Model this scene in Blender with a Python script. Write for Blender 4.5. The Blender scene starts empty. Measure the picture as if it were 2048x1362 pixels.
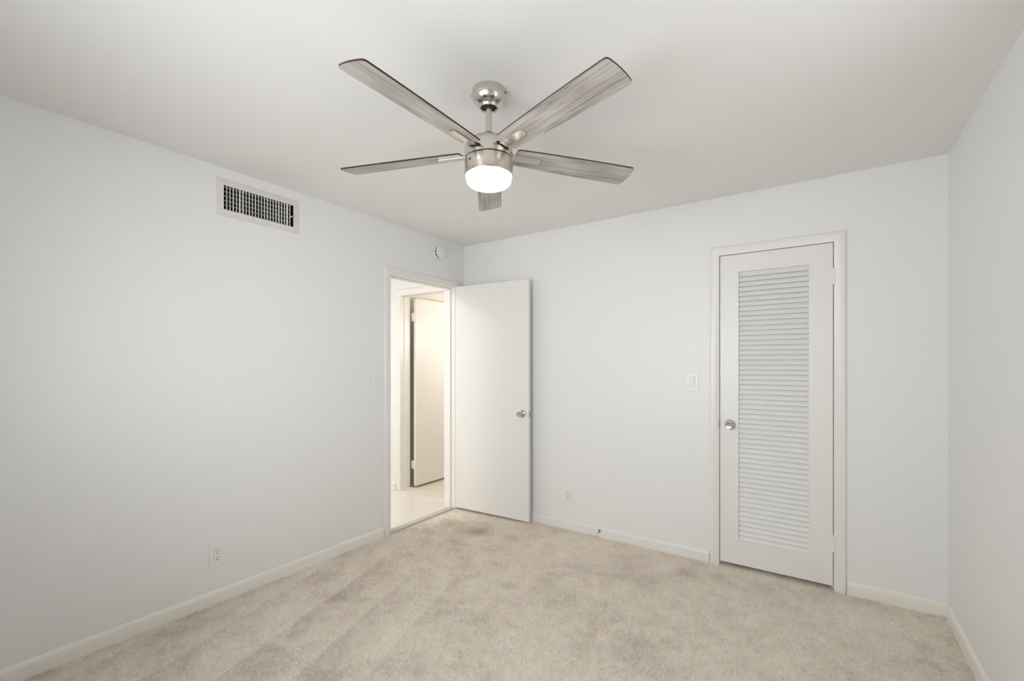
import bpy, bmesh, math, random
from mathutils import Vector, Matrix

random.seed(7)
PI = math.pi
scene = bpy.context.scene
col = scene.collection

# ------------------------------------------------------------------ camera
FPX, HORIZON = 901.94, 727.83            # focal length and eye line in pixels of the 2048x1362 frame
cam_data = bpy.data.cameras.new('camera')
cam_data.sensor_fit = 'HORIZONTAL'
cam_data.sensor_width = 36.0
cam_data.lens = FPX / 2048.0 * 36.0
cam_data.shift_y = -(681.0 - HORIZON) / 2048.0
cam_data.clip_start = 0.02
cam = bpy.data.objects.new('camera', cam_data)
cam.location = (2.7909, -3.2653, 1.3302)
cam.rotation_euler = (PI / 2, 0, math.radians(34.481))
col.objects.link(cam)
scene.camera = cam

# ------------------------------------------------------------------ world, lights, exposure
world = bpy.data.worlds.new('world')
scene.world = world
world.use_nodes = True
bg = world.node_tree.nodes['Background']
sky = world.node_tree.nodes.new('ShaderNodeTexSky')
sky.sky_type = 'HOSEK_WILKIE'
sky.turbidity = 4.0
world.node_tree.links.new(sky.outputs[0], bg.inputs[0])
bg.inputs[1].default_value = 1.0

scene.view_settings.view_transform = 'Standard'
scene.view_settings.look = 'None'
scene.view_settings.exposure = 0.07
scene.view_settings.gamma = 1.0
scene.view_settings.use_curve_mapping = False
scene.cycles.max_bounces = 12
scene.cycles.diffuse_bounces = 8
scene.cycles.glossy_bounces = 4
scene.cycles.adaptive_threshold = 0.02

W, D, H = 3.342, 3.63, 2.44              # the bedroom: width, depth, height
WIN = (0.85, 2.45, 0.86, 2.06)           # window in the wall behind the camera: x0, x1, z0, z1
WIN2 = (-2.95, -1.55, 0.86, 2.06)        # window in the right wall, beside the camera: y0, y1, z0, z1


def area_light(name, loc, rot, sx, sy, power, color=(1, 1, 1), spread=180):
    d = bpy.data.lights.new(name, 'AREA')
    d.shape = 'RECTANGLE'
    d.size, d.size_y = sx, sy
    d.energy = power
    d.color = color
    d.spread = math.radians(spread)
    o = bpy.data.objects.new(name, d)
    o.location, o.rotation_euler = loc, rot
    col.objects.link(o)
    return o


# sky seen through the two windows, plus upward fill lamps added outside them to brighten the ceiling
area_light('window_daylight', ((WIN[0] + WIN[1]) / 2, -D - 0.03, (WIN[2] + WIN[3]) / 2), (PI / 2, 0, 0),
           WIN[1] - WIN[0] - 0.06, WIN[3] - WIN[2] - 0.06, 19.5, (0.965, 0.988, 1.0), 116)
area_light('side_window_daylight', (W + 0.03, (WIN2[0] + WIN2[1]) / 2, (WIN2[2] + WIN2[3]) / 2), (PI / 2, 0, PI / 2),
           WIN2[1] - WIN2[0] - 0.06, WIN2[3] - WIN2[2] - 0.06, 2.3, (0.965, 0.988, 1.0), 60)
area_light('ceiling_fill', ((WIN[0] + WIN[1]) / 2, -D - 1.9, -0.3), (PI, 0, 0), 3.4, 3.2, 64, (1.0, 0.985, 0.965))
area_light('side_ceiling_fill', (W + 1.9, (WIN2[0] + WIN2[1]) / 2, -0.3), (PI, 0, 0), 3.2, 3.4, 135, (1.0, 0.985, 0.965))
area_light('hall_ceiling_lamp', (-0.72, -1.75, 2.40), (0, 0, 0), 0.40, 0.40, 21, (1.0, 0.96, 0.91))
area_light('bathroom_lamp', (0.45, 1.00, 1.70), (0, math.radians(90), 0), 0.25, 0.5, 14, (1.0, 0.93, 0.84))


# ------------------------------------------------------------------ materials
def srgb(r, g, b):
    f = lambda c: (c / 255 / 12.92) if c / 255 <= 0.04045 else ((c / 255 + 0.055) / 1.055) ** 2.4
    return (f(r), f(g), f(b), 1)


def new_mat(name):
    m = bpy.data.materials.new(name)
    m.use_nodes = True
    nt = m.node_tree
    return m, nt, nt.nodes['Principled BSDF']


def paint(name, c, rough=0.5, spec=0.5, bump=0.0, scale=120, mottle=0.0):
    m, nt, p = new_mat(name)
    p.inputs['Base Color'].default_value = (*c, 1)
    p.inputs['Roughness'].default_value = rough
    p.inputs['Specular IOR Level'].default_value = spec
    tc = nt.nodes.new('ShaderNodeTexCoord')
    if mottle:
        n = nt.nodes.new('ShaderNodeTexNoise')
        n.inputs['Scale'].default_value = 1.7
        n.inputs['Detail'].default_value = 3
        nt.links.new(tc.outputs['Object'], n.inputs['Vector'])
        mx = nt.nodes.new('ShaderNodeMix')
        mx.data_type = 'RGBA'
        mx.inputs[6].default_value = (*[v * (1 - mottle) for v in c], 1)
        mx.inputs[7].default_value = (*[min(1, v * (1 + mottle)) for v in c], 1)
        nt.links.new(n.outputs['Fac'], mx.inputs[0])
        nt.links.new(mx.outputs[2], p.inputs['Base Color'])
    if bump:
        n2 = nt.nodes.new('ShaderNodeTexNoise')
        n2.inputs['Scale'].default_value = scale
        n2.inputs['Detail'].default_value = 4
        nt.links.new(tc.outputs['Object'], n2.inputs['Vector'])
        b = nt.nodes.new('ShaderNodeBump')
        b.inputs['Strength'].default_value = bump
        b.inputs['Distance'].default_value = 0.002
        nt.links.new(n2.outputs['Fac'], b.inputs['Height'])
        nt.links.new(b.outputs['Normal'], p.inputs['Normal'])
    return m


def metal(name, c, rough, aniso=0.0, streak=True):
    m, nt, p = new_mat(name)
    p.inputs['Metallic'].default_value = 1
    p.inputs['Base Color'].default_value = (*c, 1)
    p.inputs['Roughness'].default_value = rough
    p.inputs['Anisotropic'].default_value = aniso
    if streak:
        tc = nt.nodes.new('ShaderNodeTexCoord')
        mp = nt.nodes.new('ShaderNodeMapping')
        mp.inputs['Scale'].default_value = (6, 6, 900)
        n = nt.nodes.new('ShaderNodeTexNoise')
        n.inputs['Scale'].default_value = 1
        n.inputs['Detail'].default_value = 2
        nt.links.new(tc.outputs['Object'], mp.inputs['Vector'])
        nt.links.new(mp.outputs['Vector'], n.inputs['Vector'])
        mr = nt.nodes.new('ShaderNodeMapRange')
        mr.inputs[3].default_value = rough * 0.75
        mr.inputs[4].default_value = rough * 1.3
        nt.links.new(n.outputs['Fac'], mr.inputs[0])
        nt.links.new(mr.outputs[0], p.inputs['Roughness'])
    return m


M_WALL = paint('wall_paint', (0.855, 0.857, 0.855), 0.42, 0.5, 0.10, 160, 0.006)
M_CEIL = paint('ceiling_paint', (0.86, 0.853, 0.84), 0.75, 0.3, 0.08, 90, 0.012)
M_TRIM = paint('trim_enamel', (0.85, 0.838, 0.808), 0.33, 0.5, 0.04, 60)
M_BASE = paint('baseboard_enamel', (0.885, 0.86, 0.80), 0.32, 0.5, 0.04, 60)
M_DOOR = paint('door_enamel', (0.85, 0.84, 0.815), 0.36, 0.5, 0.05, 50, 0.006)
M_LOUVER = paint('louver_enamel', (0.84, 0.835, 0.815), 0.4, 0.5, 0.05, 50)
M_PLASTIC = paint('white_plastic', (0.87, 0.868, 0.855), 0.3, 0.5)
M_IVORY = paint('vent_enamel', (0.76, 0.74, 0.70), 0.4, 0.5)
M_DARK = paint('dark_slot', (0.012, 0.011, 0.010), 0.6, 0.2)
M_DUCT = paint('duct_black', (0.012, 0.012, 0.011), 0.8, 0.1)
M_GREY = paint('patch_grey', (0.66, 0.65, 0.63), 0.7, 0.3)
M_BLACK = paint('black_rubber', (0.02, 0.02, 0.02), 0.5, 0.4)
M_STONE = paint('threshold_stone', (0.72, 0.68, 0.61), 0.65, 0.5, 0.05, 40, 0.05)
M_STRIP = paint('threshold_metal_paint', (0.58, 0.54, 0.48), 0.65, 0.3)
M_BATH = paint('bath_paint', (0.80, 0.77, 0.71), 0.6, 0.4)
M_NICKEL = metal('brushed_nickel', (0.66, 0.62, 0.56), 0.24, 0.4)
M_CHROME = metal('satin_chrome', (0.62, 0.61, 0.59), 0.16, 0.0, False)
M_STEEL = metal('strike_steel', (0.30, 0.29, 0.27), 0.35, 0.0, False)


def glow(name, c, strength):
    m, nt, p = new_mat(name)
    p.inputs['Base Color'].default_value = (0.9, 0.9, 0.88, 1)
    p.inputs['Roughness'].default_value = 0.3
    p.inputs['Emission Color'].default_value = (*c, 1)
    p.inputs['Emission Strength'].default_value = strength
    return m


M_LAMP = glow('lit_opal_glass', (1.0, 0.97, 0.92), 2.6)


def wood(name, dark, light, rough):
    m, nt, p = new_mat(name)
    tc = nt.nodes.new('ShaderNodeTexCoord')
    mp = nt.nodes.new('ShaderNodeMapping')
    mp.inputs['Scale'].default_value = (2.6, 75, 10)
    n1 = nt.nodes.new('ShaderNodeTexNoise')
    n1.inputs['Scale'].default_value = 1.6
    n1.inputs['Detail'].default_value = 8
    n1.inputs['Roughness'].default_value = 0.62
    n1.inputs['Distortion'].default_value = 0.8
    mp2 = nt.nodes.new('ShaderNodeMapping')
    mp2.inputs['Scale'].default_value = (3.0, 9, 6)
    n2 = nt.nodes.new('ShaderNodeTexNoise')
    n2.inputs['Scale'].default_value = 1.5
    n2.inputs['Detail'].default_value = 4
    nt.links.new(tc.outputs['Object'], mp.inputs['Vector'])
    nt.links.new(mp.outputs['Vector'], n1.inputs['Vector'])
    nt.links.new(tc.outputs['Object'], mp2.inputs['Vector'])
    nt.links.new(mp2.outputs['Vector'], n2.inputs['Vector'])
    ad = nt.nodes.new('ShaderNodeMath')
    ad.operation = 'MULTIPLY_ADD'
    ad.inputs[1].default_value = 0.45
    nt.links.new(n2.outputs['Fac'], ad.inputs[0])
    nt.links.new(n1.outputs['Fac'], ad.inputs[2])
    r = nt.nodes.new('ShaderNodeValToRGB')
    r.color_ramp.elements[0].position = 0.48
    r.color_ramp.elements[0].color = (*dark, 1)
    r.color_ramp.elements[1].position = 0.86
    r.color_ramp.elements[1].color = (*light, 1)
    nt.links.new(ad.outputs[0], r.inputs['Fac'])
    nt.links.new(r.outputs['Color'], p.inputs['Base Color'])
    p.inputs['Roughness'].default_value = rough
    b = nt.nodes.new('ShaderNodeBump')
    b.inputs['Strength'].default_value = 0.12
    b.inputs['Distance'].default_value = 0.001
    nt.links.new(n1.outputs['Fac'], b.inputs['Height'])
    nt.links.new(b.outputs['Normal'], p.inputs['Normal'])
    return m


M_GREYWOOD = wood('grey_oak_laminate', (0.18, 0.162, 0.147), (0.54, 0.507, 0.47), 0.34)
M_WALNUT = wood('dark_walnut_laminate', (0.02, 0.009, 0.006), (0.06, 0.025, 0.014), 0.16)


def tile_mat(name, c, grout, size):
    m, nt, p = new_mat(name)
    tc = nt.nodes.new('ShaderNodeTexCoord')
    br = nt.nodes.new('ShaderNodeTexBrick')
    br.offset = 0.0
    br.inputs['Color1'].default_value = (*c, 1)
    br.inputs['Color2'].default_value = (*[v * 0.985 for v in c], 1)
    br.inputs['Mortar'].default_value = (*grout, 1)
    br.inputs['Scale'].default_value = 1
    br.inputs['Mortar Size'].default_value = 0.003
    br.inputs['Brick Width'].default_value = size
    br.inputs['Row Height'].default_value = size
    nt.links.new(tc.outputs['Object'], br.inputs['Vector'])
    nt.links.new(br.outputs['Color'], p.inputs['Base Color'])
    p.inputs['Roughness'].default_value = 0.28
    return m


M_TILE = tile_mat('hall_tile', (0.80, 0.765, 0.72), (0.72, 0.68, 0.63), 0.41)
M_BTILE = tile_mat('bath_tile', (0.74, 0.69, 0.60), (0.66, 0.61, 0.52), 0.30)


def carpet_mat():
    m, nt, p = new_mat('cut_pile_carpet')
    N, L = nt.nodes, nt.links
    geo = N.new('ShaderNodeNewGeometry')
    sep = N.new('ShaderNodeSeparateXYZ')
    L.new(geo.outputs['Position'], sep.inputs[0])

    def math_(op, a, b=None, c=None, clamp=False):
        n = N.new('ShaderNodeMath')
        n.operation = op
        n.use_clamp = clamp
        for i, v in enumerate((a, b, c)):
            if v is None:
                continue
            if isinstance(v, (int, float)):
                n.inputs[i].default_value = v
            else:
                L.new(v, n.inputs[i])
        return n.outputs[0]

    def noise(scale, detail=4, rough=0.55, dist=0.0):
        n = N.new('ShaderNodeTexNoise')
        n.inputs['Scale'].default_value = scale
        n.inputs['Detail'].default_value = detail
        n.inputs['Roughness'].default_value = rough
        n.inputs['Distortion'].default_value = dist
        L.new(geo.outputs['Position'], n.inputs['Vector'])
        return n.outputs['Fac']

    x, y = sep.outputs[0], sep.outputs[1]
    big = noise(2.2, 5, 0.62, 0.6)
    mid = noise(9, 4, 0.6, 0.4)
    fine = noise(260, 2, 0.6)
    # vacuum cleaner tracks: a saw-tooth across the lay of the pile, strongest on the window side of the room
    s = math_('ADD', math_('MULTIPLY', x, 0.95), math_('MULTIPLY', y, 0.30))
    s = math_('ADD', s, math_('MULTIPLY', big, 0.10))
    saw = math_('FRACT', math_('DIVIDE', math_('ADD', s, 0.33 + 3.0), 0.30))
    fx = math_('SUBTRACT', 1.0, math_('DIVIDE', math_('SUBTRACT', x, 0.9), 0.7), None, True)
    fy = math_('DIVIDE', math_('SUBTRACT', -0.95, y), 0.5, None, True)
    track = math_('MULTIPLY', math_('MULTIPLY', math_('SUBTRACT', saw, 0.5), math_('MULTIPLY', fx, fy)), 0.20)
    val = math_('ADD', math_('MULTIPLY', math_('SUBTRACT', big, 0.5), 0.72), math_('MULTIPLY', math_('SUBTRACT', mid, 0.5), 0.56))
    val = math_('ADD', val, math_('MULTIPLY', math_('SUBTRACT', fine, 0.5), 0.35))
    hair = N.new('ShaderNodeHairInfo')
    val = math_('ADD', val, math_('MULTIPLY', math_('SUBTRACT', hair.outputs['Random'], 0.5), math_('MULTIPLY', hair.outputs['Is Strand'], 0.30)))
    val = math_('ADD', val, track)
    # a few dirty spots by the doorway
    for sx, sy, sr, amt in ((0.22, -0.44, 0.17, 0.20), (0.52, -0.46, 0.20, 0.26), (0.82, -0.40, 0.12, 0.18), (1.00, -0.84, 0.09, 0.14),
                            (1.22, -1.03, 0.10, 0.16), (1.86, -0.50, 0.22, 0.12), (1.55, -0.95, 0.2, 0.10)):
        dx = math_('SUBTRACT', x, sx)
        dy = math_('MULTIPLY', math_('SUBTRACT', y, sy), 1.6)
        d = math_('SQRT', math_('ADD', math_('MULTIPLY', dx, dx), math_('MULTIPLY', dy, dy)))
        k = math_('SUBTRACT', 1.0, math_('DIVIDE', d, sr), None, True)
        k = math_('MULTIPLY', k, math_('MULTIPLY', mid, amt * 2.4))
        val = math_('SUBTRACT', val, k)
    r = N.new('ShaderNodeValToRGB')
    e = r.color_ramp.elements
    e[0].position, e[0].color = 0.0, (0.45, 0.385, 0.32, 1)
    e[1].position, e[1].color = 1.0, (0.95, 0.905, 0.83, 1)
    em = e.new(0.5)
    em.color = (0.845, 0.775, 0.688, 1)
    L.new(math_('ADD', val, 0.5, None, True), r.inputs['Fac'])
    L.new(r.outputs['Color'], p.inputs['Base Color'])
    p.inputs['Roughness'].default_value = 0.9
    p.inputs['Specular IOR Level'].default_value = 0.1
    return m


M_CARPET = carpet_mat()


def glass_mat():
    m, nt, p = new_mat('window_glass')
    tr = nt.nodes.new('ShaderNodeBsdfTransparent')
    gl = nt.nodes.new('ShaderNodeBsdfGlossy')
    gl.inputs['Roughness'].default_value = 0.02
    mx = nt.nodes.new('ShaderNodeMixShader')
    mx.inputs[0].default_value = 0.06
    nt.links.new(tr.outputs[0], mx.inputs[1])
    nt.links.new(gl.outputs[0], mx.inputs[2])
    nt.links.new(mx.outputs[0], nt.nodes['Material Output'].inputs['Surface'])
    return m


M_GLASS = glass_mat()


# ------------------------------------------------------------------ mesh helpers
class MB:
    """collects shapes in world space, then links them as ONE mesh object"""

    def __init__(self):
        self.bm = bmesh.new()

    def box(self, x0, x1, y0, y1, z0, z1, bevel=0.0, seg=2, mi=0):
        t = bmesh.new()
        bmesh.ops.create_cube(t, size=1)
        for v in t.verts:
            v.co = Vector(((x0 + x1) / 2 + v.co.x * (x1 - x0), (y0 + y1) / 2 + v.co.y * (y1 - y0), (z0 + z1) / 2 + v.co.z * (z1 - z0)))
        if bevel:
            bmesh.ops.bevel(t, geom=t.edges[:], offset=bevel, segments=seg, profile=0.5, affect='EDGES')
        self.merge(t, mi)
        return self

    def merge(self, t, mi=0, mat=None):
        if mat is not None:
            t.transform(mat)
        bmesh.ops.recalc_face_normals(t, faces=t.faces[:])
        vs = [self.bm.verts.new(v.co) for v in t.verts]
        t.verts.index_update()
        for f in t.faces:
            nf = self.bm.faces.new([vs[v.index] for v in f.verts])
            nf.material_index = mi if mi else f.material_index
            nf.smooth = f.smooth
        t.free()

    def lathe(self, prof, axis='Z', origin=(0, 0, 0), seg=48, mi=0, close=True):
        """prof: (radius, height) points turned about an axis"""
        t = bmesh.new()
        rings = []
        for r, h in prof:
            if r < 1e-6:
                rings.append([t.verts.new((0, 0, h))])
            else:
                rings.append([t.verts.new((r * math.cos(2 * PI * i / seg), r * math.sin(2 * PI * i / seg), h)) for i in range(seg)])
        for a, b in zip(rings, rings[1:]):
            for i in range(seg):
                j = (i + 1) % seg
                if len(a) == 1 and len(b) == 1:
                    continue
                if len(a) == 1:
                    t.faces.new((a[0], b[i], b[j]))
                elif len(b) == 1:
                    t.faces.new((a[i], b[0], a[j]))
                else:
                    t.faces.new((a[i], b[i], b[j], a[j]))
        if close:
            for ring in (rings[0], rings[-1]):
                if len(ring) > 1:
                    t.faces.new(ring)
        for f in t.faces:
            f.smooth = True
        m = {'Z': Matrix.Identity(4), 'X': Matrix.Rotation(PI / 2, 4, 'Y'), '-X': Matrix.Rotation(-PI / 2, 4, 'Y'),
             'Y': Matrix.Rotation(-PI / 2, 4, 'X'), '-Y': Matrix.Rotation(PI / 2, 4, 'X')}[axis]
        self.merge(t, mi, Matrix.Translation(origin) @ m)
        return self

    def prism(self, pts, z0, z1, mat=None, mi=0, bevel=0.0):
        t = bmesh.new()
        a = [t.verts.new((x, y, z0)) for x, y in pts]
        b = [t.verts.new((x, y, z1)) for x, y in pts]
        n = len(pts)
        t.faces.new(a[::-1])
        t.faces.new(b)
        for i in range(n):
            t.faces.new((a[i], a[(i + 1) % n], b[(i + 1) % n], b[i]))
        if bevel:
            bmesh.ops.bevel(t, geom=t.edges[:], offset=bevel, segments=2, profile=0.5, affect='EDGES')
        self.merge(t, mi, mat)
        return self

    def sweep(self, prof, path, frames, mi=0, smooth=False):
        """prof: (u, v) points; frames: one (U, V) pair of vectors for each path point"""
        t = bmesh.new()
        rings = []
        for p, (U, V) in zip(path, frames):
            rings.append([t.verts.new(Vector(p) + U * u + V * v) for u, v in prof])
        n = len(prof)
        for a, b in zip(rings, rings[1:]):
            for i in range(n):
                f = t.faces.new((a[i], a[(i + 1) % n], b[(i + 1) % n], b[i]))
                f.smooth = smooth
        t.faces.new(rings[0][::-1])
        t.faces.new(rings[-1])
        self.merge(t, mi)
        return self

    def tube(self, pts, r, seg=10, mi=0):
        t = bmesh.new()
        rings = []
        P = [Vector(p) for p in pts]
        for i, p in enumerate(P):
            d = (P[min(i + 1, len(P) - 1)] - P[max(i - 1, 0)]).normalized()
            a = d.orthogonal().normalized() if i == 0 else (a - d * a.dot(d)).normalized()
            b = d.cross(a)
            rr = r[i] if isinstance(r, (list, tuple)) else r
            rings.append([t.verts.new(p + a * rr * math.cos(2 * PI * k / seg) + b * rr * math.sin(2 * PI * k / seg)) for k in range(seg)])
        for A, B in zip(rings, rings[1:]):
            for k in range(seg):
                f = t.faces.new((A[k], A[(k + 1) % seg], B[(k + 1) % seg], B[k]))
                f.smooth = True
        t.faces.new(rings[0][::-1])
        t.faces.new(rings[-1])
        self.merge(t, mi)
        return self

    def build(self, name, mats, parent=None, origin=None, smooth_angle=None):
        """origin: world point of the object's own origin; the mesh is given in world space"""
        bmesh.ops.recalc_face_normals(self.bm, faces=self.bm.faces[:])
        me = bpy.data.meshes.new(name)
        org = Vector(origin) if origin is not None else Vector((0, 0, 0))
        pw = parent_world(parent)
        base = org if origin is not None else pw
        for v in self.bm.verts:
            v.co -= base
        self.bm.to_mesh(me)
        self.bm.free()
        o = bpy.data.objects.new(name, me)
        for m in (mats if isinstance(mats, (list, tuple)) else [mats]):
            me.materials.append(m)
        if smooth_angle:
            for p in me.polygons:
                p.use_smooth = True
            me.set_sharp_from_angle(angle=math.radians(smooth_angle))
        o.location = base - pw
        if parent:
            o.parent = parent
        col.objects.link(o)
        return o


def parent_world(p):
    v = Vector((0, 0, 0))
    while p is not None:
        v = v + Vector(p.location)
        p = p.parent
    return v


def tag(o, label=None, cat=None, kind=None, group=None):
    for k, v in (('label', label), ('category', cat), ('kind', kind), ('group', group)):
        if v:
            o[k] = v
    return o


def empty(name, loc):
    o = bpy.data.objects.new(name, None)
    o.empty_display_size = 0.05
    o.location = loc
    col.objects.link(o)
    return o


# ------------------------------------------------------------------ room shell
T = 0.12
DO = (-0.905, -0.125, 2.045)             # bedroom doorway in the left wall: y0, y1, head
VH = (-2.097, -1.674, 2.196, 2.358)      # vent hole in the left wall: y0, y1, z0, z1
CL = (2.228, 2.850, 2.052)               # closet doorway in the far wall: x0, x1, head

m = MB()
m.box(-T, 0, -D - T, VH[0], -0.02, H)
m.box(-T, 0, VH[0], VH[1], -0.02, VH[2])
m.box(-T, 0, VH[0], VH[1], VH[3], H)
m.box(-T, 0, VH[1], DO[0], -0.02, H)
m.box(-T, 0, DO[0], DO[1], DO[2], H)
m.box(-T, 0, DO[1], 0.0, -0.02, H)
tag(m.build('wall_left', M_WALL), 'long white wall on the left holding the air vent and the open doorway', 'wall', 'structure')
m = MB()
m.box(-T, CL[0], 0, T, -0.02, H)
m.box(CL[0], CL[1], 0, T, CL[2], H)
m.box(CL[1], W + T, 0, T, -0.02, H)
tag(m.build('wall_far', M_WALL), 'white far wall holding the louvered closet door', 'wall', 'structure')
m = MB()
m.box(W, W + T, -D - T, WIN2[0], -0.02, H)
m.box(W, W + T, WIN2[1], 0, -0.02, H)
m.box(W, W + T, WIN2[0], WIN2[1], -0.02, WIN2[2])
m.box(W, W + T, WIN2[0], WIN2[1], WIN2[3], H)
tag(m.build('wall_right', M_WALL), 'white wall at the right edge of the room', 'wall', 'structure')
m = MB()
m.box(0, WIN[0], -D - T, -D, -0.02, H)
m.box(WIN[1], W, -D - T, -D, -0.02, H)
m.box(WIN[0], WIN[1], -D - T, -D, -0.02, WIN[2])
m.box(WIN[0], WIN[1], -D - T, -D, WIN[3], H)
tag(m.build('wall_back', M_WALL), 'white wall behind the viewer holding the window', 'wall', 'structure')
m = MB()
m.box(-T, W + T, -D - T, T, H, H + 0.1)
tag(m.build('ceiling', M_CEIL), 'flat off-white bedroom ceiling that carries the fan', 'ceiling', 'structure')
m = MB()
m.box(-0.02, W, -D, 0.0, -0.06, -0.012)
m.box(CL[0], CL[1], 0.0, T, -0.06, -0.012)
tag(m.build('floor', M_STRIP), 'bare slab under the beige bedroom carpet', 'floor', 'structure')

# window behind the camera
r = empty('window_1', (WIN[0], -D - 0.06, WIN[2]))
tag(r, 'white framed sliding window behind the viewer', 'window', 'structure')
m = MB()
fw = 0.04
m.box(WIN[0], WIN[1], -D - 0.09, -D - 0.04, WIN[2], WIN[2] + fw)
m.box(WIN[0], WIN[1], -D - 0.09, -D - 0.04, WIN[3] - fw, WIN[3])
m.box(WIN[0], WIN[0] + fw, -D - 0.09, -D - 0.04, WIN[2] + fw, WIN[3] - fw)
m.box(WIN[1] - fw, WIN[1], -D - 0.09, -D - 0.04, WIN[2] + fw, WIN[3] - fw)
xm = (WIN[0] + WIN[1]) / 2
m.box(xm - 0.02, xm + 0.02, -D - 0.085, -D - 0.045, WIN[2] + fw, WIN[3] - fw)
m.build('window_frame', M_TRIM, r)
for a, b in ((WIN[0] + fw, xm - 0.02), (xm + 0.02, WIN[1] - fw)):
    m = MB()
    m.box(a, b, -D - 0.068, -D - 0.064, WIN[2] + fw, WIN[3] - fw)
    m.build('pane', M_GLASS, r)
m = MB()
m.box(WIN[0] - 0.03, WIN[1] + 0.03, -D, -D + 0.03, WIN[2] - 0.025, WIN[2], 0.004)
m.build('window_sill', M_TRIM, r)

# window in the right wall
r = empty('window_2', (W + 0.06, WIN2[0], WIN2[2]))
tag(r, 'white framed sliding window in the right wall beside the viewer', 'window', 'structure')
xa, xb = W + 0.04, W + 0.09
m = MB()
m.box(xa, xb, WIN2[0], WIN2[1], WIN2[2], WIN2[2] + fw)
m.box(xa, xb, WIN2[0], WIN2[1], WIN2[3] - fw, WIN2[3])
m.box(xa, xb, WIN2[0], WIN2[0] + fw, WIN2[2] + fw, WIN2[3] - fw)
m.box(xa, xb, WIN2[1] - fw, WIN2[1], WIN2[2] + fw, WIN2[3] - fw)
ym = (WIN2[0] + WIN2[1]) / 2
m.box(xa + 0.005, xb - 0.005, ym - 0.02, ym + 0.02, WIN2[2] + fw, WIN2[3] - fw)
m.build('window_frame', M_TRIM, r)
for a, b in ((WIN2[0] + fw, ym - 0.02), (ym + 0.02, WIN2[1] - fw)):
    m = MB()
    m.box(W + 0.064, W + 0.068, a, b, WIN2[2] + fw, WIN2[3] - fw)
    m.build('pane', M_GLASS, r)
m = MB()
m.box(W - 0.03, W, WIN2[0] - 0.03, WIN2[1] + 0.03, WIN2[2] - 0.025, WIN2[2], 0.004)
m.build('window_sill', M_TRIM, r)

# baseboards
BB = [(0, -0.012), (0.014, -0.012), (0.014, 0.044), (0.0136, 0.050), (0.0122, 0.0565), (0.0098, 0.062), (0.0064, 0.0662), (0.003, 0.0685), (0, 0.0692)]
Z = Vector((0, 0, 1))


def base_run(name, a, b, n, label, mat=None):
    mat = mat or M_BASE
    a, b, n = Vector(a), Vector(b), Vector(n)
    m = MB()
    m.sweep(BB, [a, b], [(n, Z), (n, Z)])
    o = m.build(name, mat, None, a, 50)
    return tag(o, label, 'baseboard', 'structure')


base_run('baseboard_left', (0, -D, 0), (0, -0.964, 0), (1, 0, 0), 'rounded white baseboard along the left wall')
base_run('baseboard_far', (0.72, 0, 0), (2.166, 0, 0), (0, -1, 0), 'white baseboard on the far wall between open door and closet', M_TRIM)
base_run('baseboard_far.001', (2.912, 0, 0), (W, 0, 0), (0, -1, 0), 'short white baseboard right of the closet door')
base_run('baseboard_right', (W, -D, 0), (W, -0.012, 0), (-1, 0, 0), 'white baseboard along the right wall')
base_run('baseboard_back', (0.012, -D, 0), (W - 0.012, -D, 0), (0, 1, 0), 'white baseboard under the window')

# door casings: one mitred run of moulding round three sides
CAS = [(0, 0), (0, 0.008), (0.004, 0.0105), (0.030, 0.0145), (0.046, 0.0165), (0.053, 0.0155), (0.058, 0.0115), (0.060, 0.006), (0.060, 0)]


def casing(m, o, along, n, w, h, prof=CAS):
    """o: foot of the opening's first side; along: unit vector across the opening; n: out of the wall"""
    o, along, n = Vector(o), Vector(along), Vector(n)
    A, B = o, o + Z * (h - o.z)
    C_, D_ = B + along * w, o + along * w
    m.sweep(prof, [A, B, C_, D_], [(-along, n), (-along + Z, n), (along + Z, n), (along, n)])


def jamb(m, o, along, n, w, h, depth, t=0.018):
    o, along, n = Vector(o), Vector(along), Vector(n)
    for k, s in ((0, -1), (w, 1)):
        a = o + along * k
        b = a + along * (s * t) - n * depth
        m.box(min(a.x, b.x), max(a.x, b.x), min(a.y, b.y), max(a.y, b.y), o.z, h + t)
    a = o
    b = o + along * w - n * depth
    m.box(min(a.x, b.x), max(a.x, b.x), min(a.y, b.y), max(a.y, b.y), h, h + t)


# bedroom doorway trim
t1 = empty('trim_1', (0, DO[0], 0))
tag(t1, 'white casing and jamb of the open doorway in the left wall', 'door frame', 'structure')
wj = 0.014
m = MB()
casing(m, (0, DO[0] + wj, -0.012), (0, 1, 0), (1, 0, 0), DO[1] - DO[0] - 2 * wj, DO[2] - wj)
m.build('casing', M_TRIM, t1, None, 40)
m = MB()
casing(m, (-T, DO[0] + wj, -0.012), (0, 1, 0), (-1, 0, 0), DO[1] - DO[0] - 2 * wj, DO[2] - wj)
m.build('casing', M_TRIM, t1, None, 40)
m = MB()
jamb(m, (0, DO[0] + wj, -0.012), (0, 1, 0), (1, 0, 0), DO[1] - DO[0] - 2 * wj, DO[2] - wj, T, wj)
m.build('jamb', M_TRIM, t1)
m = MB()
sy0, sy1, sz = DO[0] + wj, DO[1] - wj, DO[2] - wj
m.box(-0.080, -0.042, sy1 - 0.011, sy1, -0.01, sz, 0.002)
m.box(-0.080, -0.042, sy0, sy0 + 0.011, -0.01, sz, 0.002)
m.box(-0.080, -0.042, sy0 + 0.011, sy1 - 0.011, sz - 0.011, sz, 0.002)
m.build('door_stop', M_TRIM, t1)
m = MB()
m.box(-0.060, -0.004, DO[0] + wj, DO[1] - wj, -0.012, 0.006, 0.003)
tag(m.build('door_threshold', M_STRIP, None, (-0.03, -0.5, -0.012)), 'grey metal strip between bedroom carpet and hall tile', 'threshold', 'structure')

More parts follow.
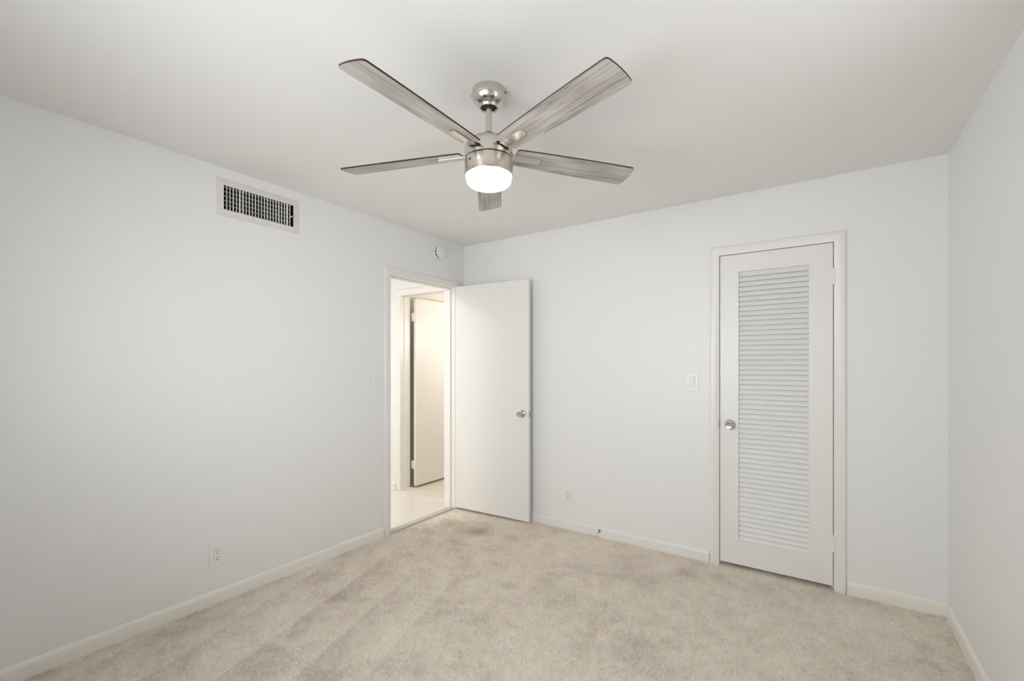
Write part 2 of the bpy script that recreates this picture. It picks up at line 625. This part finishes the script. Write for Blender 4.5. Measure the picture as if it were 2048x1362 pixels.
# closet trim
t2 = empty('trim_2', (CL[0], 0, 0))
tag(t2, 'white mitred casing and jamb round the louvered closet door', 'door frame', 'structure')
m = MB()
casing(m, (CL[0], 0, -0.012), (1, 0, 0), (0, -1, 0), CL[1] - CL[0], CL[2] - 0.002)
m.build('casing', M_TRIM, t2, None, 40)
m = MB()
m.box(CL[0] - 0.018, CL[0] + 0.0005, 0.0, T, -0.012, CL[2])
m.box(CL[1] - 0.0005, CL[1] + 0.018, 0.0, T, -0.012, CL[2])
m.box(CL[0] - 0.018, CL[1] + 0.018, 0.0, T, CL[2] - 0.0025, CL[2] + 0.015)
m.build('jamb', M_TRIM, t2)
m = MB()
m.box(CL[0] + 0.0005, CL[0] + 0.012, 0.042, 0.075, -0.012, CL[2] - 0.003)
m.box(CL[1] - 0.012, CL[1] - 0.0005, 0.042, 0.075, -0.012, CL[2] - 0.003)
m.box(CL[0] + 0.012, CL[1] - 0.012, 0.042, 0.075, CL[2] - 0.014, CL[2] - 0.003)
m.build('door_stop', M_TRIM, t2)
m = MB()
m.prism([(0.010 * math.cos(a) * (1 if math.cos(a) < 0 else 0.0), 0.020 * math.sin(a)) for a in [PI / 2 + k * PI / 12 for k in range(13)]],
        0, 0.0012, Matrix.Translation((CL[0] + 0.0015, -0.0114, 0.930)) @ Matrix.Rotation(PI / 2, 4, 'X'))
m.box(CL[0] + 0.0002, CL[0] + 0.0018, -0.0122, 0.030, 0.905, 0.955)
m.build('strike_plate', M_STEEL, t2)

# ------------------------------------------------------------------ hall and bathroom beyond the doorway
HX0, HX1, HY = -0.856, -0.14, -0.020     # bathroom doorway in the hall's end wall
HH = 2.045
m = MB()
m.box(-1.42, -T, -2.6, HY, -0.06, -0.002)
m.box(-T, -0.050, DO[0], DO[1], -0.06, -0.002)
m.box(HX0 - 0.02, HX1 + 0.02, HY, 0.03, -0.06, -0.002)
tag(m.build('floor_hall', M_TILE, None, (-0.9, -0.3, 0)), 'glossy cream tile floor of the hall past the doorway', 'floor', 'structure')
m = MB()
m.box(-1.32, HX0 - 0.018, HY, 0.11, -0.02, H)
m.box(HX0 - 0.018, HX1 + 0.018, HY, 0.11, HH + 0.018, H)
m.box(HX1 + 0.018, -T, HY, 0.11, -0.02, H)
tag(m.build('wall_hall_end', M_WALL), 'white end wall of the hall holding the bathroom doorway', 'wall', 'structure')
m = MB()
m.box(-1.42, -1.32, -2.6, 0.11, -0.02, H)
tag(m.build('wall_hall_side', M_WALL), 'white hall wall opposite the bedroom doorway', 'wall', 'structure')
m = MB()
m.box(-1.42, -T, -2.7, -2.6, -0.02, H)
tag(m.build('wall_hall_rear', M_WALL), 'white rear wall of the hall', 'wall', 'structure')
m = MB()
m.box(-1.42, -T, -2.7, 0.11, H, H + 0.1)
tag(m.build('ceiling_hall', M_CEIL), 'white hall ceiling', 'ceiling', 'structure')
base_run('baseboard_hall', (-1.32, HY, 0), (HX0 - 0.075, HY, 0), (0, -1, 0), 'white baseboard of the hall beside the bathroom doorway')
t3 = empty('trim_3', (HX0, HY, 0))
tag(t3, 'white casing and jamb of the bathroom doorway seen across the hall', 'door frame', 'structure')
m = MB()
casing(m, (HX0, HY, 0), (1, 0, 0), (0, -1, 0), HX1 - HX0, HH, [(u * 1.15, v) for u, v in CAS])
m.build('casing', M_TRIM, t3, None, 40)
m = MB()
jamb(m, (HX0, HY, 0), (1, 0, 0), (0, -1, 0), HX1 - HX0, HH, 0.13)
m.build('jamb', M_TRIM, t3)
m = MB()
m.box(HX0, HX0 + 0.011, HY + 0.045, HY + 0.085, 0, HH, 0.002)
m.box(HX1 - 0.011, HX1, HY + 0.045, HY + 0.085, 0, HH, 0.002)
m.box(HX0 + 0.011, HX1 - 0.011, HY + 0.045, HY + 0.085, HH - 0.011, HH, 0.002)
m.build('door_stop', M_TRIM, t3)
m = MB()
m.box(HX0, HX1, 0.025, 0.11, -0.02, 0.012, 0.004)
tag(m.build('bathroom_threshold', M_STONE, None, (-0.5, 0.06, 0)), 'pale stone threshold on the floor of the bathroom doorway', 'threshold', 'structure')
m = MB()
m.box(-1.05, 0.9, 0.03, 2.2, -0.06, -0.002)
tag(m.build('floor_bathroom', M_BTILE, None, (0, 1, 0)), 'warm beige tile floor inside the bathroom', 'floor', 'structure')
m = MB()
m.box(-1.05, -0.95, 0.11, 2.3, -0.02, H)
tag(m.build('wall_bathroom_side', M_BATH), 'cream bathroom wall behind the open bathroom door', 'wall', 'structure')
m = MB()
m.box(-0.95, 1.0, 2.2, 2.3, -0.02, H)
tag(m.build('wall_bathroom_far', M_BATH), 'cream far wall of the bathroom', 'wall', 'structure')
m = MB()
m.box(0.9, 1.0, T, 2.2, -0.02, H)
tag(m.build('wall_bathroom_right', M_BATH), 'cream right wall of the bathroom', 'wall', 'structure')
m = MB()
m.box(-1.05, 1.0, T, 2.3, H, H + 0.1)
tag(m.build('ceiling_bathroom', M_BATH), 'cream bathroom ceiling', 'ceiling', 'structure')

# closet behind the louvered door
m = MB()
m.box(1.9, 1.95, T, 0.8, -0.06, H)
m.box(W + 0.02, W + T, T, 0.8, -0.06, H)
m.box(1.9, W + T, 0.8, 0.85, -0.06, H)
m.box(1.95, W + 0.02, T, 0.8, -0.06, -0.012)
m.box(1.9, W + T, T, 0.85, H, H + 0.05)
tag(m.build('wall_closet', M_WALL), 'inside of the closet behind the louvered door', 'wall', 'structure')

# ------------------------------------------------------------------ doors
KNOB = [(0.033, 0), (0.033, 0.003), (0.031, 0.007), (0.024, 0.010), (0.013, 0.013), (0.0115, 0.024), (0.014, 0.030), (0.0195, 0.037),
        (0.0232, 0.044), (0.0240, 0.051), (0.0232, 0.058), (0.0210, 0.0630), (0.0195, 0.0640), (0.0185, 0.0625), (0.0, 0.0610)]


def rot_z(o, ang):
    o.rotation_euler = (0, 0, ang)


# open bedroom door: built closed against +x from its hinge, then swung
DW, DT = 0.770, 0.035
d1 = MB().box(0, DW, 0, DT, 0.012, 2.040, 0.002).build('door_1', M_DOOR, None, (0, 0, 0))
tag(d1, 'flat white slab door standing open against the far wall', 'door', 'structure')
m = MB()
m.lathe(KNOB, '-Y', (DW - 0.062, 0, 0.912))
m.build('knob', M_CHROME, d1, (DW - 0.062, 0, 0.912), 50)
m = MB()
m.lathe([(r_, h_ * 0.80) for r_, h_ in KNOB], 'Y', (DW - 0.062, DT, 0.912))
m.build('knob', M_CHROME, d1, (DW - 0.062, DT, 0.912), 50)
m = MB()
m.box(DW - 0.0005, DW + 0.0012, 0.005, 0.030, 0.884, 0.940, 0.0004)
m.box(DW, DW + 0.008, 0.012, 0.023, 0.905, 0.919, 0.002)
m.build('latch_plate', M_CHROME, d1)
for hz in (0.25, 1.05, 1.82):
    m = MB()
    m.lathe([(0.0, 0.045), (0.005, 0.044), (0.006, 0.040), (0.006, -0.040), (0.005, -0.044), (0.0, -0.045)], 'Z', (-0.004, DT + 0.004, hz), 12)
    m.box(-0.0015, 0.0005, 0.004, DT, hz - 0.042, hz + 0.042)
    m.build('hinge', M_TRIM, d1)
d1.location = (0.010, -0.136, 0)
rot_z(d1, math.radians(3.4))

# louvered closet door
LW0, LW1 = CL[0] + 0.004, CL[1] - 0.004
LZ0, LZ1 = 0.020, CL[2] - 0.006
PX0, PX1, PZ0, PZ1 = 2.343, 2.727, 0.180, 1.932
d2 = MB()
d2.box(LW0, PX0, 0.000, 0.035, LZ0, LZ1)
d2.box(PX1, LW1, 0.000, 0.035, LZ0, LZ1)
d2.box(PX0, PX1, 0.000, 0.035, LZ0, PZ0)
d2.box(PX0, PX1, 0.000, 0.035, PZ1, LZ1)
d2 = d2.build('door_2', M_DOOR, None, (LW1, 0.0175, LZ0))
tag(d2, 'closed white closet door with a tall louvered panel', 'door', 'structure')
NS = 55
pitch = (PZ1 - PZ0) / NS
m = MB()
for i in range(NS):
    zc = PZ0 + (i + 0.5) * pitch
    t = bmesh.new()
    bmesh.ops.create_cube(t, size=1)
    for v in t.verts:
        v.co = Vector((v.co.x * (PX1 - PX0 + 0.004), v.co.y * 0.0055, v.co.z * 0.0360))
    bmesh.ops.bevel(t, geom=[e for e in t.edges if abs(e.verts[0].co.x - e.verts[1].co.x) > 0.1], offset=0.002, segments=2, profile=0.5, affect='EDGES')
    m.merge(t, 0, Matrix.Translation(((PX0 + PX1) / 2, 0.0165, zc)) @ Matrix.Rotation(math.radians(-26), 4, 'X'))
m.build('louver_panel', M_LOUVER, d2)
m = MB()
m.lathe(KNOB, '-Y', (LW0 + 0.062, 0, 0.930))
m.build('knob', M_CHROME, d2, (LW0 + 0.062, 0, 0.930), 50)
for hz in (1.846, 0.271):
    m = MB()
    m.box(LW1 - 0.007, LW1 + 0.0115, -0.0165, -0.001, hz - 0.050, hz + 0.050, 0.003)
    m.box(LW1 - 0.009, LW1 - 0.0005, -0.0035, 0.001, hz - 0.048, hz + 0.048, 0.001)
    m.build('hinge', M_TRIM, d2)

# bathroom door seen across the hall, swung inwards
BX, BY = -0.832, 0.140
d3 = MB().box(BX, BX + 0.035, BY, BY + 0.70, 0.020, 2.035, 0.0025).build('door_3', M_DOOR, None, (BX, BY, 0.02))
tag(d3, 'white bathroom door swung inwards, seen across the hall', 'door', 'structure')
for hz in (1.835, 0.245):
    m = MB()
    m.box(HX0 - 0.012, BX + 0.036, BY - 0.006, BY - 0.002, hz - 0.045, hz + 0.045)
    m.lathe([(0.006, 0.045), (0.006, -0.045)], 'Z', ((HX0 + BX) / 2, BY - 0.008, hz), 12)
    m.build('hinge', M_TRIM, d3)

# ------------------------------------------------------------------ carpet
n = 40
me = bpy.data.meshes.new('carpet')
bm = bmesh.new()
X0, X1, Y0, Y1 = -0.003, W - 0.004, -D + 0.004, -0.003
g = [[bm.verts.new((X0 + (X1 - X0) * i / n, Y0 + (Y1 - Y0) * j / n, -0.0105)) for j in range(n + 1)] for i in range(n + 1)]
for i in range(n):
    for j in range(n):
        bm.faces.new((g[i][j], g[i + 1][j], g[i + 1][j + 1], g[i][j + 1]))
a = [bm.verts.new((CL[0] + 0.002, y_, -0.0105)) for y_ in (-0.003, 0.10)]
b = [bm.verts.new((CL[1] - 0.002, y_, -0.0105)) for y_ in (-0.003, 0.10)]
bm.faces.new((a[0], b[0], b[1], a[1]))
bm.to_mesh(me)
bm.free()
carpet = bpy.data.objects.new('carpet', me)
me.materials.append(M_CARPET)
col.objects.link(carpet)
tag(carpet, 'beige cut-pile carpet with vacuum tracks and worn spots, wall to wall', 'carpet', 'stuff')
md = carpet.modifiers.new('pile', 'PARTICLE_SYSTEM')
ps = md.particle_system
ps.seed = 3
st = ps.settings
st.type = 'HAIR'
st.use_advanced_hair = True
st.count = 400000
st.hair_length = 0.013
st.hair_step = 3
st.emit_from = 'FACE'
st.distribution = 'RAND'
st.use_emit_random = True
st.normal_factor = 0.0009
st.factor_random = 0.0030
st.brownian_factor = 0.003
st.render_step = 2
st.display_step = 2
st.root_radius = 1.0
st.tip_radius = 0.55
st.radius_scale = 0.0015
st.use_close_tip = False
st.material = 1

# ------------------------------------------------------------------ wall fittings
# air vent on the left wall
VY0, VY1, VZ0, VZ1 = -2.124, -1.640, 2.168, 2.380
yc, zc = (VY0 + VY1) / 2, (VZ0 + VZ1) / 2
v = empty('air_vent', (0, yc, zc))
tag(v, 'white rectangular supply air vent with upright slats high on the left wall', 'vent')
hy0, hy1, hz0, hz1 = -2.088, -1.683, 2.206, 2.349
m = MB()
prof = [(0, 0), (0, 0.0015), (0.004, 0.005), (0.034, 0.0085), (0.0375, 0.0060), (0.0375, 0)]
P = [Vector((0, VY0, VZ0)), Vector((0, VY1, VZ0)), Vector((0, VY1, VZ1)), Vector((0, VY0, VZ1))]
N_ = Vector((1, 0, 0))
In = [Vector((0, 1, 1)), Vector((0, -1, 1)), Vector((0, -1, -1)), Vector((0, 1, -1))]
m.sweep(prof, P + [P[0]], [(i_, N_) for i_ in In + [In[0]]])
m.build('vent_frame', M_IVORY, v)
m = MB()
ns = 23
for i in range(1, ns):
    y_ = hy0 + (hy1 - hy0) * (i + 0.0) / ns
    t = bmesh.new()
    bmesh.ops.create_cube(t, size=1)
    for q in t.verts:
        q.co = Vector((q.co.x * 0.012, q.co.y * 0.0018, q.co.z * (hz1 - hz0 + 0.0006)))
    ang = random.uniform(-6, 6) + (14 if i in (5, 6, 21) else 0)
    m.merge(t, 0, Matrix.Translation((0.0008, y_, (hz0 + hz1) / 2)) @ Matrix.Rotation(math.radians(ang + 2), 4, 'Z'))
m.build('upright_slats', M_PLASTIC, v)
m = MB()
for i in range(6):
    z_ = hz0 + (hz1 - hz0) * (i + 0.35) / 5.6
    m.box(-0.034, -0.020, hy0 - 0.0003, hy1 + 0.0003, z_ - 0.0005, z_ + 0.0005)
m.build('cross_blades', M_IVORY, v)
m = MB()
e_ = 0.0005
m.box(-0.115, -0.112, VH[0] + e_, VH[1] - e_, VH[2] + e_, VH[3] - e_)
VI = (hy0 - 0.0005, hy1 + 0.0005, hz0 - 0.0005, hz1 + 0.0005)
for a_ in ((VH[0], VI[0], VH[2], VH[3]), (VI[1], VH[1], VH[2], VH[3]), (VI[0], VI[1], VH[2], VI[2]), (VI[0], VI[1], VI[3], VH[3])):
    m.box(-0.112, -0.0005, *a_)
m.build('duct', M_DUCT, v)
for y_ in (VY0 + 0.021, VY1 - 0.021):
    m = MB()
    m.lathe([(0.0028, 0), (0.0028, 0.001), (0.0015, 0.0018), (0, 0.002)], 'X', (0.0072, y_, zc - 0.002), 12)
    m.build('screw', M_GREY, v)
m = MB()
m.lathe([(0.0018, -0.010), (0.0018, 0.004), (0.0045, 0.006), (0.0055, 0.010), (0.004, 0.0135), (0, 0.0145)], 'X', (0.0, hy1 - 0.011, zc - 0.006), 16)
m.build('lever', M_PLASTIC, v)


def wall_frame(o, n):
    """matrix: local x along the wall (to the viewer's right), y up, z out of the wall"""
    n = Vector(n)
    x = Z.cross(n)
    return Matrix.Translation(o) @ Matrix(((x.x, Z.x, n.x, 0), (x.y, Z.y, n.y, 0), (x.z, Z.z, n.z, 0), (0, 0, 0, 1)))


def lbox(m, F, x0, x1, y0, y1, z0, z1, bevel=0.0, mi=0):
    t = bmesh.new()
    bmesh.ops.create_cube(t, size=1)
    for q in t.verts:
        q.co = Vector(((x0 + x1) / 2 + q.co.x * (x1 - x0), (y0 + y1) / 2 + q.co.y * (y1 - y0), (z0 + z1) / 2 + q.co.z * (z1 - z0)))
    if bevel:
        bmesh.ops.bevel(t, geom=t.edges[:], offset=bevel, segments=2, profile=0.5, affect='EDGES')
    m.merge(t, mi, F)


def plate(m, F, w, h, hole, t0=0.0055):
    hw, hh = hole
    lbox(m, F, -w / 2, -hw / 2, -h / 2, h / 2, 0, t0, 0.0018)
    lbox(m, F, hw / 2, w / 2, -h / 2, h / 2, 0, t0, 0.0018)
    lbox(m, F, -hw / 2 - 0.002, hw / 2 + 0.002, hh / 2, h / 2, 0, t0, 0.0018)
    lbox(m, F, -hw / 2 - 0.002, hw / 2 + 0.002, -h / 2, -hh / 2, 0, t0, 0.0018)


def switch(o, n, label):
    e = empty('light_switch', o)
    tag(e, label, 'light switch')
    F = wall_frame(o, n)
    m = MB()
    plate(m, F, 0.078, 0.122, (0.036, 0.070))
    m.build('cover_plate', M_PLASTIC, e)
    m = MB()
    lbox(m, F, -0.018, 0.018, -0.035, 0.035, 0, 0.0035)
    lbox(m, F, -0.0165, 0.0165, -0.0335, 0.0335, 0.0035, 0.0042, 0.0003, 1)
    m.build('switch_frame', [M_PLASTIC, M_GREY], e)
    m = MB()
    t = Matrix.Translation((0, 0, 0.0062)) @ Matrix.Rotation(math.radians(3.2), 4, 'X')
    lbox(m, F @ t, -0.0152, 0.0152, -0.0322, 0.0322, -0.002, 0.002, 0.001)
    m.build('rocker', M_PLASTIC, e)
    return e


def outlet(o, n, label):
    e = empty('wall_outlet', o)
    tag(e, label, 'power outlet')
    F = wall_frame(o, n)
    m = MB()
    plate(m, F, 0.078, 0.122, (0.036, 0.070))
    m.build('cover_plate', M_PLASTIC, e)
    m = MB()
    lbox(m, F, -0.0172, 0.0172, -0.0342, 0.0342, 0, 0.0062, 0.0008)
    m.build('receptacle', M_PLASTIC, e)
    for s in (-1, 1):
        m = MB()
        c = s * 0.0175
        lbox(m, F, -0.0082, -0.0060, c + 0.000, c + 0.0095, 0.0055, 0.0064)
        lbox(m, F, 0.0060, 0.0080, c + 0.001, c + 0.0085, 0.0055, 0.0064)
        m.prism([(0.0030 * math.cos(k * PI / 6), c - 0.0075 + 0.0030 * math.sin(k * PI / 6)) for k in range(12)], 0.0055, 0.0064, F)
        m.build('socket_slots', M_DARK, e)
    return e


switch((0, -1.013, 1.197), (1, 0, 0), 'white rocker switch on the left wall beside the open doorway')
switch((2.057, 0, 1.208), (0, -1, 0), 'white rocker switch on the far wall left of the closet door')
outlet((0, -2.119, 0.262), (1, 0, 0), 'white duplex outlet low on the long left wall')
outlet((1.098, 0, 0.266), (0, -1, 0), 'white duplex outlet low on the far wall near the open door')

# smoke alarm on the left wall above the doorway
sa = empty('smoke_alarm', (0, -0.352, 2.312))
tag(sa, 'round white smoke alarm high in the corner over the open doorway', 'smoke alarm')
O = (0, -0.352, 2.312)
m = MB()
m.lathe([(0.061, 0), (0.061, 0.009), (0.059, 0.012), (0.050, 0.0125)], 'X', O, 48)
m.build('base_plate', M_PLASTIC, sa, None, 40)
m = MB()
m.lathe([(0.0500, 0.010), (0.0500, 0.028), (0.0, 0.028)], 'X', O, 48)
m.build('vent_gap', M_DARK, sa, None, 40)
m = MB()
m.lathe([(0.050, 0.0255), (0.0535, 0.0265), (0.054, 0.031), (0.052, 0.037), (0.044, 0.0405), (0.0, 0.042)], 'X', O, 48)
m.build('cover', M_PLASTIC, sa, None, 40)
m = MB()
for k in range(10):
    a_ = 2 * PI * (k + 0.5) / 10
    m.box(0.0125, 0.027, O[1] + 0.0500 * math.cos(a_) - 0.002, O[1] + 0.0500 * math.cos(a_) + 0.002,
          O[2] + 0.0500 * math.sin(a_) - 0.002, O[2] + 0.0500 * math.sin(a_) + 0.002)
m.lathe([(0.046, 0.0125), (0.0507, 0.0125), (0.0507, 0.0132), (0.046, 0.0132)], 'X', O, 48)
m.build('vent_grille', M_PLASTIC, sa)
m = MB()
m.lathe([(0.0045, 0.040), (0.0045, 0.0425), (0.0035, 0.043), (0, 0.0432)], 'X', (0, O[1] + 0.022, O[2] + 0.006), 16)
m.build('test_button', M_GREY, sa)

# short cable stub poking out of the carpet by the far wall
cb = empty('cable_stub', (1.352, -0.020, 0))
tag(cb, 'short white cable stub with a black curled end rising from the carpet edge', 'cable')
m = MB()
m.tube([(1.346, -0.020, -0.010), (1.352, -0.020, 0.004), (1.361, -0.021, 0.018), (1.371, -0.022, 0.032)], 0.0030, 10)
m.build('white_lead', M_PLASTIC, cb)
m = MB()
m.tube([(1.370, -0.022, 0.031), (1.377, -0.023, 0.035), (1.384, -0.024, 0.042), (1.384, -0.025, 0.050), (1.377, -0.025, 0.055), (1.370, -0.024, 0.051)],
       [0.0032, 0.0030, 0.0030, 0.0030, 0.0032, 0.0036], 10)
m.build('black_end', M_BLACK, cb)

# ------------------------------------------------------------------ ceiling fan
FX, FY = 1.6765, -1.8088
fan = empty('ceiling_fan', (FX, FY, H))
tag(fan, 'brushed nickel five-blade ceiling fan with grey wood blades and lit bowl lamp', 'ceiling fan')
c0 = (FX, FY, 0)
m = MB()
m.lathe([(0.060, 2.44), (0.0670, 2.4395), (0.0678, 2.437), (0.0678, 2.4160), (0.0672, 2.4130), (0.0655, 2.4060), (0.0615, 2.3965), (0.0555, 2.3880), (0.0485, 2.3820),
         (0.0425, 2.3785), (0.0390, 2.3755), (0.0375, 2.3720), (0.0368, 2.3685), (0.0350, 2.3665), (0.0318, 2.3665), (0.0300, 2.3690), (0.0295, 2.384)], 'Z', c0, 64, 0, False)
canopy = m.build('canopy', M_NICKEL, fan, (FX, FY, H), 35)
m = MB()
m.lathe([(0.0295, 2.3800), (0.0270, 2.3745), (0.0225, 2.3710), (0.0150, 2.3700), (0.0, 2.3700)], 'Z', c0, 40)
m.build('hanger_ball', M_BLACK, canopy, None, 40)
for a_ in (math.radians(205), math.radians(25)):
    m = MB()
    p = Vector((FX + 0.0675 * math.cos(a_), FY + 0.0675 * math.sin(a_), 2.425))
    m.tube([p, p + Vector((0.006 * math.cos(a_), 0.006 * math.sin(a_), 0))], 0.0038, 12)
    m.build('screw', M_STEEL, canopy)
m = MB()
m.lathe([(0.0128, 2.395), (0.0128, 2.25)], 'Z', c0, 32)
m.build('downrod', M_NICKEL, fan, (FX, FY, 2.395), 40)
m = MB()
m.lathe([(0.0130, 2.2690), (0.0165, 2.2685), (0.0205, 2.2660), (0.0240, 2.2595), (0.0258, 2.2500), (0.0260, 2.2280)], 'Z', c0, 40)
m.build('coupling', M_NICKEL, fan, (FX, FY, 2.27), 40)
m = MB()
m.lathe([(0.0, 2.2345), (0.0640, 2.2340), (0.0760, 2.2320), (0.0870, 2.2265), (0.0945, 2.2180), (0.0972, 2.2080), (0.0972, 2.1600), (0.0945, 2.1585), (0.0, 2.1585)], 'Z', c0, 72)
motor = m.build('motor_housing', M_NICKEL, fan, (FX, FY, 2.2), 35)
m = MB()
m.lathe([(0.0945, 2.1600), (0.0945, 2.1540)], 'Z', c0, 64)
m.build('seam_ring', M_DARK, motor, None, 40)
m = MB()
m.lathe([(0.0950, 2.1555), (0.0975, 2.1545), (0.0980, 2.1525), (0.0980, 2.0965), (0.0970, 2.0925), (0.0950, 2.0915), (0.0940, 2.0930), (0.0940, 2.1000)], 'Z', c0, 72)
ring = m.build('light_kit_ring', M_NICKEL, fan, (FX, FY, 2.12), 35)
m = MB()
d_ = Vector((cam.location.x - FX, cam.location.y - FY, 0)).normalized()
a_ = math.atan2(d_.y, d_.x) - math.radians(49)
F = wall_frame((FX + 0.0972 * math.cos(a_), FY + 0.0972 * math.sin(a_), 2.133), (math.cos(a_), math.sin(a_), 0))
lbox(m, F, -0.0055, 0.0055, -0.0042, 0.0042, -0.002, 0.0012, 0.0006)
m.build('remote_receiver', M_BLACK, ring)
m = MB()
m.lathe([(0.0915, 2.100), (0.0920, 2.094), (0.0920, 2.078), (0.0905, 2.0695), (0.0865, 2.0620), (0.0790, 2.0555), (0.0680, 2.0505), (0.0530, 2.0470), (0.0350, 2.0452), (0.0, 2.0445)], 'Z', c0, 64)
m.build('lamp_shade', M_LAMP, fan, (FX, FY, 2.1), 60)

# dark slots in the housing where the blade arms enter
for i in range(5):
    m = MB()
    ang = math.radians(126.795 + 72 * i)
    t = bmesh.new()
    lo, hi = [], []
    for k in range(13):
        d_a = math.radians(-18 + 3 * k)
        zz = 2.182 - 0.0974 * math.sin(d_a) * math.sin(math.radians(12))
        x_, y_ = math.cos(ang + d_a), math.sin(ang + d_a)
        hh_ = 0.0085 * math.sqrt(max(0.02, 1 - (d_a / math.radians(18.4)) ** 2))
        lo.append([t.verts.new((FX + r_ * x_, FY + r_ * y_, zz - hh_)) for r_ in (0.0955, 0.0978)])
        hi.append([t.verts.new((FX + r_ * x_, FY + r_ * y_, zz + hh_)) for r_ in (0.0955, 0.0978)])
    for k in range(12):
        t.faces.new((lo[k][1], lo[k + 1][1], hi[k + 1][1], hi[k][1]))
        t.faces.new((lo[k][0], hi[k][0], hi[k + 1][0], lo[k + 1][0]))
        t.faces.new((lo[k][0], lo[k + 1][0], lo[k + 1][1], lo[k][1]))
        t.faces.new((hi[k][0], hi[k][1], hi[k + 1][1], hi[k + 1][0]))
    for k in (0, 12):
        t.faces.new((lo[k][0], lo[k][1], hi[k][1], hi[k][0]))
    m.merge(t)
    m.build('blade_slot', M_DARK, motor)

# blades: one outline, five copies of the shape at 72 degrees
R0, R1 = 0.1120, 0.6640
w0, w1 = 0.097, 0.124


def corner(c, a0, a1, r, k=6):
    return [(c[0] + r * math.cos(a0 + (a1 - a0) * i / k), c[1] + r * math.sin(a0 + (a1 - a0) * i / k)) for i in range(k + 1)]


def blade_outline():
    pts = []
    rr, rt = 0.010, 0.014
    pts += corner((R0 + rr, -w0 / 2 + rr), PI, 1.5 * PI, rr)
    for k in range(1, 12):
        u = k / 12
        pts.append((R0 + (R1 - R0) * u, -(w0 + (w1 - w0) * math.sin(u * PI / 2) ** 0.9) / 2))
    pts += corner((R1 - rt - 0.002, -w1 / 2 + rt), -PI / 2, 0, rt)
    for k in range(1, 8):
        v_ = -1 + 2 * k / 8
        pts.append((R1 - 0.002 + 0.004 * (1 - v_ * v_), v_ * (w1 / 2 - rt)))
    pts += corner((R1 - rt - 0.002, w1 / 2 - rt), 0, PI / 2, rt)
    for k in range(11, 0, -1):
        u = k / 12
        pts.append((R0 + (R1 - R0) * u, (w0 + (w1 - w0) * math.sin(u * PI / 2) ** 0.9) / 2))
    pts += corner((R0 + rr, w0 / 2 - rr), PI / 2, PI, rr)
    return pts


out = blade_outline()
proto = None
for i in range(5):
    ang = math.radians(126.795 + 72 * i)
    if proto is None:
        t = bmesh.new()
        a = [t.verts.new((x, y, -0.0030)) for x, y in out]
        b = [t.verts.new((x, y, 0.0030)) for x, y in out]
        f = t.faces.new(a[::-1]); f.material_index = 0
        f = t.faces.new(b); f.material_index = 1
        for k in range(len(out)):
            f = t.faces.new((a[k], a[(k + 1) % len(out)], b[(k + 1) % len(out)], b[k]))
            f.material_index = 1
        me = bpy.data.meshes.new('blade')
        t.to_mesh(me); t.free()
        me.materials.append(M_GREYWOOD); me.materials.append(M_WALNUT)
        bl = bpy.data.objects.new('blade', me)
        # bracket: a nickel plate under the blade root and the arm that enters the motor housing
        t = MB()
        t.prism([(0.095, -0.020), (0.218, -0.020), (0.224, -0.016), (0.224, 0.010), (0.218, 0.014), (0.095, 0.014)], -0.0085, -0.0030, None, 0, 0.0012)
        t.box(0.086, 0.118, -0.014, 0.010, -0.0078, -0.0034, 0.001)
        br = t.build('blade_bracket', M_NICKEL)
        br.parent = bl
        proto = (bl, br)
        col.objects.link(bl)
    else:
        bl = proto[0].copy()
        br = proto[1].copy()
        br.parent = bl
        col.objects.link(bl)
        col.objects.link(br)
    bl.parent = fan
    bl.location = (0, 0, 2.187 - H)
    bl.rotation_euler = (math.radians(-12.0), 0, ang)
    bl.rotation_mode = 'XYZ'
